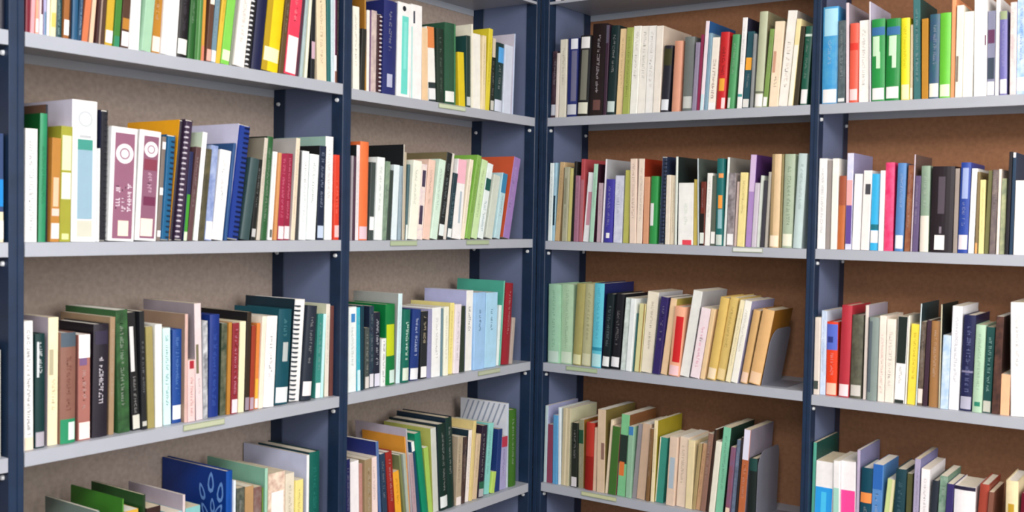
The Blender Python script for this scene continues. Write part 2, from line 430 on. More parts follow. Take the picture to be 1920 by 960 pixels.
720 776 755 200 f4f0e8;first thick white;with faint grey lettering;t=.4:.95:d0ccc8
778 834 812 200 f0ece4;second thick white;with faint grey lettering;t=.4:.95:c8c8c4
836 892 868 198 f4f2ec;third thick white;with faint grey lettering;t=.3:.95:d4d0cc
894 946 925 198 ece6dc;fourth thick white;with cream cover;c=d8c8b8
950 1010 985 345 23232f;black;with white label;h l=e0e4ec:.03:.19 b=.7:.95:3a3a20
@ C 1 1250 0 4
34 92 62 310 d89a80;salmon;;h
114 186 138 280 6f7674;grey;with white label;h l=c8ccc8:.04:.2
188 218 220 320 8f86a0;lavender grey;;
222 245 258 262 8f2a50;slim crimson;;
248 275 295 160 f2e0e8;tall white pink;with blue cover;c=2a5a90 b=.0:.18:c8e4ec
278 303 320 250 7fa0b4;slim grey blue;;
305 360 343 285 f2e8dc;white;with red and black lettering;t=.15:.7:8a5a58 b=0:.1:f8f4f0
368 432 408 245 c4262a;red;with dark lettering and yellow emblem;h t=.45:.85:6a1a1c b=.24:.4:.2:.8:e8a83c l=f0d0d0:.01:.15:.6:1
450 502 495 262 4f9a64;green;with pale label;h l=e0ece4:.0:.15:0:.4
525 562 572 135 f4eeee;tall white;with dark cover;c=2a2c40 b=.13:.16:3f9c98
566 616 612 240 24505c;dark teal;with orange square;b=.5:.66:f0a83c l=e0e0dc:.0:.12
621 642 650 255 8a8e90;slim grey;;
656 716 700 90 b8bea0;tall sage;with white label;h c=8a8468 b=.15:.17:6a7060 l=f0f0ec:.0:.14
718 750 776 220 7a9a50;slim green;with white label;l=eef0ec:.0:.13
764 833 815 165 f2dcc0;cream peach;;b=.4:.65:.1:.4:c89880
836 905 912 85 f0ece4;tall white;with grey cover;c=a8a098 t=.2:.7:d8ccc0
908 945 978 145 f0e0a8;pale yellow;with white foot;b=0:.7:f2ece0
950 982 1005 200 3a3424;dark olive;;
998 1050 1045 200 1a5a48;dark green;with white label;h b=.87:.9:d8ece0 l=f0eef0:.02:.2
@ C 0 1000 0 4 h=.24
165 206 166 0 e4e2ea;white;;
207 228 208 0 2c2224;dark brown;;
232 290 234 0 e4dcae;cream yellow;;
292 360 294 0 d0b4a4;pinkish tan;;
364 388 366 0 5a5250;dark grey;;
392 466 396 0 b4b8c0;pale grey;;
470 520 476 0 7a70a8;violet;;
526 596 534 0 d8a070;orange tan;;
600 660 610 0 c8c07a;yellow green;;
664 740 676 0 b8a898;taupe;;
744 850 758 0 a8aca8;wide grey;;
@ B 0 640 0 4 h=.22
1180 1250 1180 0 8a5450;dull red;;
1252 1300 1252 0 7a6a60;dull brown;;
1304 1390 1304 0 6a6478;slate violet;;
@ C 2 1000 270 4.364
80 134 105 158 e2f2fa;white;with icy tint;
138 168 155 155 a0c8dc;light blue;with dark teal band;b=.2:.58:1f3a48
174 210 220 150 c8ac80;slim tan;;
232 272 258 190 a8a890;olive grey;with pale foot;b=.5:.85:.2:.6:888870
275 301 300 200 c4be78;olive yellow;;
304 326 338 145 1c1c1c;slim black;;
328 365 350 260 9a6a80;mauve;;
367 400 385 125 b04a50;rose red;with mauve foot;b=0:.75:a86a74
405 450 452 235 e8ecf0;white;with pink band;b=.24:.72:.3:1:c890a0
456 490 497 165 a8d4bc;pale mint;with maroon cover;c=3a1a2c
516 552 535 320 c0a8b4;pinkish grey;;
554 568 598 125 e4e0ea;tall slim white;with grey cover;c=a8aab0
570 640 592 290 3d389a;violet blue;with white dot;h b=.07:.15:.3:.7:f0f0f8
652 722 670 260 d4d8e8;pale lavender white;;m=b8bcd4
732 776 755 215 b8b860;olive yellow green;;
786 838 795 122 e6d2c2;pinkish beige;with grey lettering;t=.3:.95:c0a8a0
840 890 872 122 e8d8c8;cream beige;with rust red cover;c=8a2a14
892 938 900 270 d49a78;salmon tan;;
946 1004 965 265 2f9048;green;with white label;h b=.27:.6:0:.5:eef4ee
1022 1066 1062 105 23304a;dark navy;with coil binding;k=spiral coil=1a2030 c=8090a8
@ C 2 1250 270 4.364
-18 22 -6 255 e6dccc;cream;with faint lettering;
24 60 36 258 e4d8c0;pale beige;;
63 84 82 105 dce4dc;tall slim pale green;with black cover;c=1f2c2c
88 214 92 320 eef6ec;thick white;with red foot;b=0:.08:.3:.9:e04858 t=.3:.7:d0dcd0
218 250 232 290 c8b45c;mustard olive;;
252 263 242 120 c0ccd0;tall slim grey blue;with dark slate cover;c=4a5450
265 303 280 310 6a2c20;dark red;with black lower half and label;b=0:.5:1f1a18 l=dce4dc:.03:.2
308 350 335 240 f0f0ea;slim white;;
357 394 375 260 5a6458;slate green;with white label;l=f0f0ec:.03:.2
398 455 415 120 1f6a6a;teal;with orange disc;h b=.43:.58:.3:.9:f09a40 b=.78:.83:.3:1:e89858 b=.2:.42:.3:.9:8ab4bc l=c8d4cc:.0:.13
458 480 495 110 e4eae8;tall slim white;with grey cover;c=8c8a84
488 544 510 240 a8a0a4;mottled grey;with white label;m=4a444a l=eeeef0:.02:.17
550 570 578 310 e8d0c8;slim pinkish white;;
573 632 605 235 ecdc98;pale yellow;;
642 690 690 90 a888c4;tall lilac;with dark purple cover;c=4a2a60 b=.6:1:d0b8dc
692 728 725 320 c8c0cc;lavender grey;;
732 760 768 260 d4dcd4;pale grey green;;
765 794 800 300 3c3a44;dark slate;;
798 818 838 230 a8a49c;slim grey;;
836 914 862 85 d8bc94;tan;with cream label;h b=0:1:0:.35:b09870 l=f0e0c8:.0:.13
917 934 940 85 8c8058;narrow olive;;
940 1024 968 85 a8b8a0;thick sage green;with dark lettering;h t=.25:.88:7a8c78 l=e8e8d4:.02:.15
1030 1100 1080 80 c0d4d4;thick pale blue green;;h
@ C 3 1000 500 4
106 192 115 130 98c4a8;mint green;with grey label;h t=.2:.95:78a88c l=b8d0c4:.0:.15
198 286 210 130 a8c8a8;pale mint;with grey label;h t=.2:.95:88ac8c l=c8d8c4:.0:.15
291 354 330 130 a09a60;olive;with cream label;h l=d0d0a4:.0:.13
356 426 388 130 b4b48c;pale olive;with cream label;h l=ccccac:.0:.15 t=.3:.9:949470
432 504 460 125 5fc0d4;cyan blue;with pale label;h c=1a2458 t=.35:.95:48a0bc b=.2:.24:2f8aa4 l=b0dce0:.0:.16
511 566 555 205 101c20;left black;with white label;h l=e8ecec:.03:.16 t=.3:.85:58646a
574 640 615 205 15151c;right black;with white label;h l=e8e8ec:.03:.16 t=.3:.8:686468
652 690 695 235 dce8e4;icy white;;m=b0bcb8
692 732 735 240 e8f2f4;pale blue white;;
738 752 770 350 3a6a6a;slim dark teal;;
756 802 798 280 d4d098;pale olive yellow;with brown edge;b=0:1:.75:1:9a7a44
806 888 860 190 e8e0cc;beige white;;c=b8b8bc
892 946 960 230 2f2460;indigo;;
950 1000 1028 240 e8c8a0;cream tan;with olive cover;c=a89848
@ C 3 1250 520 4
10 88 62 222 f0b090;salmon;with tall red panel;h b=.2:.86:.25:.95:c82428 l=f0c8cc:.0:.15
96 166 200 105 e4e6e2;tall white grey;with grey cover;c=a8a8ac
176 246 262 235 f2dee4;white pink;with pink lettering;t=.15:.75:e0a0b4
249 280 335 240 e6c89c;slim cream tan;;
300 362 405 155 d8b868;first straw yellow;with cream label;h l=ecd8b8:.01:.14
370 432 478 155 d8bc70;second straw yellow;with cream label;h l=e8d098:.01:.14
440 478 552 175 f2e4bc;pale cream;;
480 530 590 180 f6eee4;white;with lavender cover;c=9a98b8
550 602 652 250 d0a870;tan;with pink label;h l=e8c8b0:.01:.15
612 700 722 248 dcb078;orange tan;with mustard brown cover;h c=8a5c20 l=ecc8a4:.01:.16
@ C 4 1000 730 4.175
46 86 78 125 b8ccd0;pale blue grey;with lavender cover;c=a8acd0
88 144 95 270 8a4058;rose maroon;;
146 188 150 200 5a9ccc;blue;;
190 212 188 140 dce8f0;slim icy white;;
215 272 235 145 c4b898;khaki cream;with pale cover;c=c8c8a8 b=0:1:.4:.6:dcd0b0
294 340 305 260 1f241e;black green;with white label;l=d0ccd0:.0:.16
350 390 355 235 8c8a70;olive grey;with green top;b=.65:.85:1f4a34 c=a07030
398 460 415 258 b03428;brick red;with darker lower half;h b=.0:.5:8a1a14
464 490 482 300 d8b8a0;slim pinkish beige;;
494 555 505 155 d4bca0;tall beige;with olive cover;c=7a6c3c b=.4:.6:.5:.9:8a6a60
560 580 608 240 e4d4b8;slim cream;;
585 646 626 290 3f6a2c;moss green;;c=8a3a50
652 718 690 195 7ac08c;mint green;with black and orange panel;b=.4:.75:26342e b=.25:.42:.1:.7:d8743c c=7a5030
720 764 745 290 8fb89c;pale mint;with blue cap;b=.88:1:3f7fb8
766 804 820 270 8f8a90;lilac grey;;
806 872 862 270 c4a890;taupe pink;;
876 906 922 310 7a5a38;slim brown;;
910 945 930 240 ecdcb4;tall cream;with yellow olive cover;c=9a8c24
948 1012 990 375 3a8f80;teal;with cream border;b=0:1:0:.15:e8dcc0
1036 1098 1070 370 dcc4b0;beige;with pale blue lettering;b=.25:.7:.2:.8:a8b8c4 t=.25:.7:7a94ac
@ C 4 1250 740 4.364 yb=930
75 148 112 345 e0ccb8;pinkish cream;;
150 204 178 370 e4d4a8;cream yellow;;
206 234 262 400 a89468;slim olive tan;;
236 274 298 400 c49c78;tan;;
276 318 345 320 8c6a5c;rose brown;;
320 342 388 285 33221c;slim dark brown;;c=4a3828
346 394 408 385 e8e4d4;ivory;;
396 460 458 265 7ac0a0;mint;with dark green cover;c=1f3a30 
480 520 530 430 7a5a7a;mottled purple;with cream foot;m=8a4a50 b=0:.12:e8d0b8
524 558 575 370 6a7a94;slate blue;;m=4a5468
562 580 605 350 2a2428;narrow black;;
585 640 636 285 b4643c;rust orange;with white upper half;b=.66:1:dcdcf4 c=8a8494
662 724 680 520 1a2422;short black;with tan pages;h b=.8:1:1f4440
@ D 1 1520 0 4.175
85 205 95 60 3f9cd8;thick blue;with pale top and white label;h b=.7:.98:.1:.95:a8dcf4 m=58acd8 l=f4f8fc:.0:.15
210 266 220 165 4a5a60;dark slate;with white mark;m=6a7a80 l=e0e4e4:.02:.06
275 298 275 25 e4d4dc;tall slim pinkish white;with lilac cover;c=a8a0ac
300 368 315 185 e8604c;salmon red;with pale pink label;h b=.66:.75:e03c30 l=f8d0d0:.03:.17
372 456 380 165 fbf2ea;thick cream white;;
460 470 452 15 eee8f2;tall thin white;with lilac cover;c=c8c4dc
475 578 478 155 2a9c4c;left green;with blue band and white title;h b=.8:.9:3f78b0 b=.55:.79:.1:.6:c8ecc8 b=.4:.6:.35:.65:c8ecc8 l=f4fcf4:.02:.16
583 690 597 150 1f8f40;right green;with blue band and white title;h b=.8:.9:3f78b0 b=.55:.79:.2:.75:c8ecc8 b=.4:.6:.45:.75:c8ecc8 l=f4fcf4:.03:.17
705 772 708 145 fce02c;bright yellow;with cream label;h l=fcecb8:.0:.19
776 798 785 195 d8c8a8;slim beige;with cream label;l=f4e4d0:.0:.16
805 862 797 -10 3f7a7c;tall dark teal;with dark teal cover;c=1f4a48
868 918 870 150 c48a28;ochre;;
922 1000 935 115 3a5a80;slate blue;with white label;h m=2f6a70 l=f8ecdc:.02:.18
1005 1090 1015 105 6ccc3c;lime green;with pale label;h l=e0f4cc:.02:.16
1092 1124 1108 -20 f0a070;tall orange;;
1128 1184 1148 45 fbeedd;cream;with dark brown lettering;b=.17:.45:.1:.4:8a7a70
1186 1268 1205 95 fdf3e6;pale cream;;
1272 1374 1275 -30 fffaf6;tall thick white;with plum mark;b=.5:.6:.85:1:7a4a6a
1378 1438 1388 90 8c90ac;lavender slate;with plum band and white label;b=.62:.78:6a3a60 b=.2:.45:3f4a5c l=f8f8f4:.0:.17
1441 1474 1455 -20 f4f0fa;tall slim white;;
1477 1536 1480 90 7a78c0;periwinkle;with white label;h b=.9:1:a8b890 l=f6f6f2:.02:.19
1556 1604 1565 20 f6e4de;pinkish white;;m=d8c0c8
1610 1678 1620 -10 8cb4ec;sky blue patterned;with white label;m=d8e4f8 l=fcfaf8:.04:.18
@ D 2 1520 260 4
38 104 60 150 f8f4f4;white;with dark top corner;
106 145 122 165 a8a09c;grey;;
147 194 166 150 f8f0e6;cream white;;
196 250 222 280 c8703c;orange brown;;h b=.6:1:a85a40
254 304 268 110 c8ccec;tall pale blue;with pink and purple bands;b=.46:.72:f0a8a8 b=.06:.46:6a50a0 m=e0e0f4 c=9a98c0
308 370 330 265 f2eef6;plain white;;
373 436 405 240 eae6e4;grey white;with dark square;b=.7:.83:.3:1:4a4a50
441 502 455 265 38b4e8;sky blue;with teal and white bands;h b=.27:.34:1a7a8c b=.1:.26:f0f4f8
505 542 528 240 f6f2f4;slim white;;
546 614 558 180 e0306c;crimson pink;with pale motif;h m=ec5a88
627 690 655 185 5a8cc8;mid blue;with white label;h l=e8ecf4:.03:.18
700 746 738 200 8a4a34;rust brown;;m=b07a54
748 757 775 120 d8c8d4;tall thin pinkish;with grey brown cover;c=6a5550
759 800 788 280 6a5a84;plum violet;;
814 880 830 205 8fa894;sage green;with cream foot;h b=0:.42:e4dcd0
890 1058 915 210 241a22;very thick black;with grey title and white label;h t=.45:.9:8a808c b=.45:.88:.3:.6:5a505c b=.22:.3:.4:.5:8a808c l=f4f0f4:.03:.2:.2:.65
1064 1096 1085 225 a89c94;slim taupe;;
1100 1174 1130 180 2c4ca8;royal blue;with white pattern and label;h b=.6:.94:.2:.8:a0b0e0 l=e4dce4:.04:.2
1179 1224 1215 225 ecf0fa;pale bluish white;;
1226 1250 1246 250 8c7a54;olive brown;with orange foot;b=0:.13:f0a868
1255 1296 1270 310 ecdf9a;pale yellow;;
1299 1334 1338 240 7a7a4c;olive;;
1336 1384 1370 235 8a7c78;taupe;;m=5a5058
1386 1410 1404 230 ece0d8;slim pinkish white;;
1412 1452 1432 300 8c9a80;mottled sage;;m=ccd0a0
1456 1482 1495 100 1f1c24;tall slim black;;
1485 1514 1515 105 24405c;tall navy;with white top;b=.95:1:f0eef8
1518 1720 1535 315 fafcfc;wide white;;
@ D 3 1500 540 3.555
82 124 90 195 e4d8cc;slim cream;with dark band;b=.07:.18:4a5450
126 165 135 150 ccdaf0;pale blue;;m=b0c4e4
170 242 180 225 e4401c;red orange;with blue picture panel;h b=.62:.97:5a70d0 b=.72:.8:.1:.6:2f3c8c l=f8c0a8:.01:.17
254 322 280 115 c03444;crimson;with pink label;h l=f4d8dc:.01:.14
330 404 350 180 6a6a58;olive grey;with pale label;h m=48483c l=d4d0c8:.03:.16
418 440 438 115 e4d8d0;tall slim pinkish white;with lilac cover;c=b0a8b8
443 508 465 195 8c9c98;slate green;;h b=.1:.95:0:.35:6a7880
514 560 530 185 f4e4d8;cream pink;;t=.1:.8:d8b8b0
562 620 580 205 ece4d8;ivory;;t=.2:.85:d0c8c0
626 694 660 190 f4f4f2;white;with black upper half;b=.46:1:1f2a26 b=0:.04:2a3430
698 708 720 185 f4ece0;slim cream white;;
712 768 745 240 f0d848;yellow;;
769 776 808 105 d0e0e4;tall thin pale blue;with dark slate cover;c=2a4044
778 814 805 225 55483f;mottled dark brown;with pale label;m=8a7a6a l=f0dcd4:.03:.2
816 846 850 215 3f2838;dark plum;;
856 920 882 220 b08050;tan brown;;h
922 931 935 110 d8d0b4;tall thin cream;with black cover;c=1a2420
933 985 955 315 a8c8e8;mottled sky blue;;m=dce8f4
988 1054 1018 120 e6e8fa;tall white lavender;;
1062 1140 1095 180 1f2450;navy;with pale label and gold lines;h t=.2:.9:6a709c b=.4:.42:8a88a8 l=b8b8cc:.02:.15
1146 1210 1175 245 b4d4b8;mint green;with teal foot motif;h b=.07:.12:.2:.8:2f8a70
1214 1270 1245 260 164a48;dark teal;with white title;t=.25:.9:8cb0a8 l=c8c8bc:.0:.14
1276 1328 1318 190 3a2620;dark brown;;m=6a4438
1330 1394 1342 575 f0b890;short peach;with dark foot;
1402 1500 1388 95 fdf4f0;thick white;;
@ D 4 1500 800 4.571 yb=731
65 112 85 130 5cb49c;tall slim mint;with dark green cover;c=0f4a44
120 277 140 290 f6eef2;white topped;with bright blue foot;k=paper z=2a9ce8 b=0:.66:2a9ce8 b=.0:.6:.35:.65:48c0f0
280 340 285 290 f4eef0;slim white topped;with mint foot;b=0:.66:a8dccc
343 474 345 290 f6ecf2;white topped;with bright pink foot;b=0:.64:f04898
477 506 490 200 c0b4d0;slim lilac;with lavender cover;c=8f90b8
508 606 528 350 0f4a60;dark teal;with orange band;h b=.55:.68:f0904c
613 708 632 320 5a90d0;blue;with darker top;b=.7:1:2f6cc0
712 790 745 450 ccdc98;pale lime;with cream edge;b=0:1:.6:1:e8e0b4 
798 890 820 360 1f4450;dark slate teal;;h t=.1:.9:4a6a78
904 952 918 400 5a5c38;olive;;
966 1016 985 275 b0a8c8;tall lavender;with violet cover;c=8484b4
1026 1104 1043 360 f4ecf2;white;;
1110 1172 1133 460 2c3440;dark slate;;h
1178 1246 1198 420 6f9480;sage;;m=a0bca8
1250 1310 1270 490 3a3070;indigo;;
1312 1506 1318 500 f4ecf2;very thick white;with dark top line;h b=.95:1:2a2440
1512 1600 1533 490 b04a3a;rust red;;h b=0:.3:8a1f24
1606 1650 1620 560 8a5a48;brown;;
1764 1876 1770 460 ecdcb0;cream;with gold emblem;h b=.55:.75:.2:.7:c8a030
1880 2000 1890 570 7a1430;dark red;;h
@ Z 1 0 0 5.3333 h=.23
-60 -12 -60 0 6a7080;slate;;
-10 18 -8 0 b8a898;taupe;;
20 100 22 0 2a2c3c;dark navy;;h
@ Z 2 0 170 3
-70 -22 -70 250 9a3a34;red brown;;
-20 20 -20 240 2f4a7c;deep blue;with bright blue panel and cream foot;b=.33:.58:1a8ad8 b=0:.28:e8d8b8 l=f0ece8:.03:.2
@ Z 3 0 540 2.8222
-60 -18 -60 300 3a4a44;dark green;;
-16 6 -16 330 c8c8c0;pale grey;;
"""
# ------------------------------------------------------------------ the books
PAGES = [mat('e4dccb', .85, .08, 60, .1), mat('ebe7de', .85, .07, 60, .1), mat('d8cbb2', .85, .1, 60, .1)]
STICK = lambda h: mat(h, .55, .03, 50, .25)
class Opt: pass
PRESET = {
 'binder1': 'ring=.87:.52:.3:ccd2d8 b=.735:.755:.3:.75:c8ccd2 b=.65:.725:.22:.82:4fae9f b=.16:.65:.22:.82:9dbfd2 t=.2:.58:eef4f8:.38:.66 b=.035:.15:.22:.82:d8d8c8',
 'file1': 'b=.02:.95:.14:.9:a8708c disc=.77:.52:.34:f4ecf4 ring=.77:.52:.2:b890a8 t=.28:.52:f2e4f0:.2:.42 t=.25:.5:f2e4f0:.45:.62 t=.26:.54:f2e4f0:.66:.86 b=.045:.18:.35:.75:f0e0cc',
 'file2': 'b=.02:.95:.2:.9:a06c86 disc=.83:.55:.32:f4ecf4 ring=.83:.55:.18:b890a8 b=.64:.74:.25:.85:98485c b=.32:.4:.3:.85:803a5c t=.42:.62:d8b4c8:.3:.8 b=.04:.2:.22:.78:f0dcd0',
 'lever1': 'b=.03:.86:.3:.78:6fd8cc disc=.94:.45:.13:1c2028 b=.3:.8:.45:.65:86e2d8',
 'lever2': 'b=.8:.93:.2:.34:30364a b=.0:.76:.0:.12:a8e0dc'}
NOUN = {'spiral': ('spiral_bound_report', 'spiral bound report'), 'binder': ('ring_binder', 'ring binder'), 'file': ('box_file', 'box file'),
        'lever': ('lever_arch_file', 'lever arch file'), 'book': ('book', 'book'), 'booklet': ('booklet', 'booklet'), 'paperback': ('paperback', 'paperback')}
SHELFWORD = {1: 'upper', 2: 'second', 3: 'third', 4: 'bottom', 0: 'cropped top'}
PLACE = {'A': 'shelf, left bay', 'B': 'shelf left of the corner', 'C': 'shelf right of the corner', 'D': 'shelf, right bay', 'Z': 'shelf at left photo edge'}
def parse():
    rows = {}; seg = None
    for ln in DATA.strip().splitlines():
        if ln.startswith('@'):
            t = ln[1:].split()
            seg = dict(bay=t[0], row=int(t[1]), ox=float(t[2]), oy=float(t[3]), sc=float(t[4]), top='T' in t[5:], yb=None, h=None)
            for q in t[5:]:
                if q.startswith('yb='): seg['yb'] = float(q[3:])
                if q.startswith('h='): seg['h'] = float(q[2:])
            continue
        f = [x.strip() for x in ln.split(';')]
        nums = f[0].split(); e = Opt()
        e.x0, e.x1, e.xt, e.yt = [float(v) for v in nums[:4]]; e.hex = nums[4]
        e.adj, e.wth, e.opts = f[1], f[2], (f[3].split() if len(f) > 3 else [])
        e.seg = seg
        e.o = {'b': [], 't': [], 'l': [], 'disc': [], 'ring': []}
        ops = []
        for q in e.opts:
            ops.append(q)
            if q.startswith('k=') and q[2:] in PRESET: ops += PRESET[q[2:]].split()
        order = []
        for q in ops:
            if '=' in q:
                k, v = q.split('=', 1)
                if k in e.o and isinstance(e.o[k], list): order.append((k, v.split(':')))
                else: e.o[k] = v
            else: e.o[q] = True
        e.order = order
        rows.setdefault((seg['bay'], seg['row']), []).append(e)
    return rows
ROWS = parse()
RNG = random.Random(7)
def solve(bay, row, es):
    side, lo, hi = BAY[bay]; z = SHELF_Z[bay][row]
    for e in es:
        g = e.seg; X = lambda x: g['ox'] + x/g['sc']; Y = lambda y: g['oy'] + y/g['sc']
        e.back = (RNG.uniform(.006, .016) if row in (0, 1, 2) else RNG.uniform(.012, .024))
        if 's' in e.o: e.back = float(e.o['s'])
        st, zt = hit(side, X(e.xt), Y(e.yt), e.back)
        if g['top']:
            s1t, _ = hit(side, X(e.x1), Y(e.yt), e.back)
            e.lean = math.radians(float(e.o.get('lean', 0))); e.t = s1t-st; e.h = zt-z; e.s0 = st - (zt-z)*math.tan(e.lean)
        else:
            if g['yb']:
                s0, zb = hit(side, X(e.x0), Y(g['yb']), e.back); s1, _ = hit(side, X(e.x1), Y(g['yb']), e.back)
            else:
                zb = z; s0 = base_s(side, X(e.x0), Y(e.yt)+150, e.back, z); s1 = base_s(side, X(e.x1), Y(e.yt)+150, e.back, z)
            tn = (st-s0)/(zt-zb); e.lean = max(-.3, min(.3, math.atan(tn)))
            e.t = (s1-s0)*math.cos(e.lean); e.s0 = s0 - (zb-z)*tn
            e.h = (g['h'] or (zt-z))/math.cos(e.lean)
        e.t0 = e.t
    es.sort(key=lambda e: e.s0)
    W = lambda e: e.t/math.cos(e.lean)
    GAP = .0004
    def relax(p, q):
        zm = min(p.h*math.cos(p.lean), q.h*math.cos(q.lean))
        d0 = q.s0 - (p.s0+W(p)) - GAP
        if d0 < 0:
            for e, sg in ((p, -1), (q, 1)):
                c = min(-d0*.25, max(0, e.t-max(.004, .6*e.t0))); e.t -= c
                if sg > 0: e.s0 += c
                e.s0 += sg*(-d0*.12)
        d1 = q.s0+zm*math.tan(q.lean) - (p.s0+W(p)+zm*math.tan(p.lean)) - GAP
        if d1 < 0:
            for e, sg in ((p, -1), (q, 1)):
                c = min(-d1*.12, max(0, e.t-max(.004, .6*e.t0))); e.t -= c
                if sg > 0: e.s0 += c
                e.lean = math.atan(math.tan(e.lean) + sg*(-d1*.3)/max(zm, .05))
    def inside():
        for e in es:
            c = lo+.002-e.s0
            if c > 0: e.s0 += c; e.t = max(.004, e.t-c*.5)
            c = e.s0+W(e)-(hi-.002)
            if c > 0:
                q = min(c, max(0, e.t-max(.004, .6*e.t0))); e.t -= q; e.s0 -= c-q
            c = e.s0+W(e)+max(0, e.h*math.sin(e.lean))-(hi-.0015)
            if c > 0: e.lean = max(0, e.lean-c/e.h)
            c = lo+.0015-(e.s0+min(0, e.h*math.sin(e.lean)))
            if c > 0: e.lean = min(0, e.lean+c/e.h)
    for _ in range(120):
        inside()
        for p, q in zip(es, es[1:]): relax(p, q)
    inside()
    for p, q in zip(es, es[1:]):                  # what is left after relaxing: thin the pair until it clears
        zm = min(p.h*math.cos(p.lean), q.h*math.cos(q.lean))
        d0 = q.s0 - (p.s0+W(p)) - GAP; d1 = d0 + zm*(math.tan(q.lean)-math.tan(p.lean))
        v = -min(d0, d1)
        if v > 0:
            c = min(v, max(0, p.t-.0035)); p.t -= c; c2 = min(v-c, max(0, q.t-.0035)); q.t -= c2; q.s0 += c2
            if v-c-c2 > .0002: print('still tight', bay, row, p.adj, '/', q.adj, round((v-c-c2)*1000, 1), 'mm')
    for e in es:
        if abs(e.t-e.t0) > .35*e.t0 and e.t0 > .008: print('squeezed', bay, row, e.adj, round(e.t0*1000, 1), round(e.t*1000, 1))
        e.kind = e.o.get('k', '').rstrip('12')
        if e.kind not in ('spiral', 'binder', 'file', 'lever'): e.kind = 'booklet' if e.t0 < .0125 else 'paperback' if e.t0 < .0185 and 'h' not in e.o else 'book'
for (bay, row), es in ROWS.items(): solve(bay, row, es)
# ---- labels: the look first, then a neighbour if the look repeats on that shelf
def full(e): return ' '.join(x for x in (e.adj, NOUN[e.kind][1], e.wth) if x)
def short(e): return ' '.join((e.adj.split(' and ')[0], NOUN[e.kind][1]))
for (bay, row), es in ROWS.items():
    loc = 'on the %s %s' % (SHELFWORD[row], PLACE[bay])
    cnt = lambda f: sum(1 for q in es if f(q))
    for i, e in enumerate(es):
        lab = full(e)
        # a look that another book on this shelf also fits is told apart by its neighbour
        mine = set(e.adj.split()); clash = [q for q in es if q is not e and NOUN[q.kind][1] == NOUN[e.kind][1] and mine <= set(q.adj.split())]
        if clash and (not e.wth or any(q.adj == e.adj and q.wth == e.wth for q in clash)):
            n, w = (es[i-1], 'right of') if i else (es[i+1], 'left of')
            if i and i+1 < len(es) and es[i-1].adj == e.adj: n, w = es[i+1], 'left of'
            lab = '%s %s the %s' % (lab, w, short(n))
        e.label = '%s %s' % (lab, loc)
        if len(e.label.split()) > 16: e.label = '%s %s' % (lab, loc.replace('the ', ''))
        if len(e.label.split()) > 16 and ' of the ' in lab and e.wth: e.label = '%s %s' % (lab.replace(' ' + e.wth, ''), loc.replace('the ', ''))
        if len(e.label.split()) > 16: e.label = '%s %s' % (lab.replace(' and ', ', '), loc.replace('the ', ''))
# ---- geometry of one volume, local axes: x across the spine, y into the shelf, z up
def spine_fn(t, sag):
    if sag <= 0: return lambda s: 0.0
    return lambda s: sag*(2*s/t-1)**2
def strip(bm, t, fy, s0, s1, z0, z1, off, th=.0003, n=1, mi=0):
    xs = [s0+(s1-s0)*i/n for i in range(n+1)]
    pts = [(x, fy(x)-off-th) for x in xs] + [(x, fy(x)-off+.0004) for x in reversed(xs)]
    prism(bm, pts, z0, z1, mi)
def cover_bm(t, h, d, b, sag, r):
    """bound cover: two boards and a spine in one folded sheet of thickness b"""
    n = 6 if sag > 0 else 1; fy = spine_fn(t, sag)
    xs = [t*i/n for i in range(n+1)]
    if sag > 0: outer = [(0, d)] + [(x, fy(x)) for x in xs] + [(t, d)]
    else: outer = [(0, d), (0, r), (r, 0), (t-r, 0), (t, r), (t, d)]
    def inset(p):
        x = min(max(p[0], b), t-b); y = p[1] if p[1] >= d else p[1]+b*1.05
        return (x, y)
    inner = [inset(p) for p in outer]
    bm = bmesh.new()
    def ring(pts, z): return [bm.verts.new((x, y, z)) for x, y in pts]
    ol, oh, il, ih = ring(outer, 0), ring(outer, h), ring(inner, 0), ring(inner, h)
    m = len(outer)
    for i in range(m-1):
        mi = 1 if i in (0, m-2) else 0
        for q in ((ol[i], ol[i+1], oh[i+1], oh[i]), (il[i+1], il[i], ih[i], ih[i+1]), (oh[i], oh[i+1], ih[i+1], ih[i]), (ol[i+1], ol[i], il[i], il[i+1])):
            bm.faces.new(q).material_index = mi
    for i in (0, m-1):
        bm.faces.new((ol[i], oh[i], ih[i], il[i])).material_index = 1
    return bm
def disc_bm(t, fy, s, z, r, off, hole=0):
    bm = bmesh.new(); N = 20
    def loop(rad, dy): return [bm.verts.new((s+rad*math.cos(2*math.pi*i/N), fy(s)-off+dy, z+rad*math.sin(2*math.pi*i/N))) for i in range(N)]
    a, b = loop(r, -.0003), loop(r, .0004)
    if hole:
        c, e = loop(hole, -.0003), loop(hole, .0004)
        for i in range(N):
            j = (i+1) % N
            bm.faces.new((a[i], a[j], c[j], c[i])); bm.faces.new((b[j], b[i], e[i], e[j]))
            bm.faces.new((a[j], a[i], b[i], b[j])); bm.faces.new((c[i], c[j], e[j], e[i]))
    else:
        bm.faces.new(a[::-1]); bm.faces.new(b)
        for i in range(N): bm.faces.new((a[i], a[(i+1) % N], b[(i+1) % N], b[i]))
    return bm
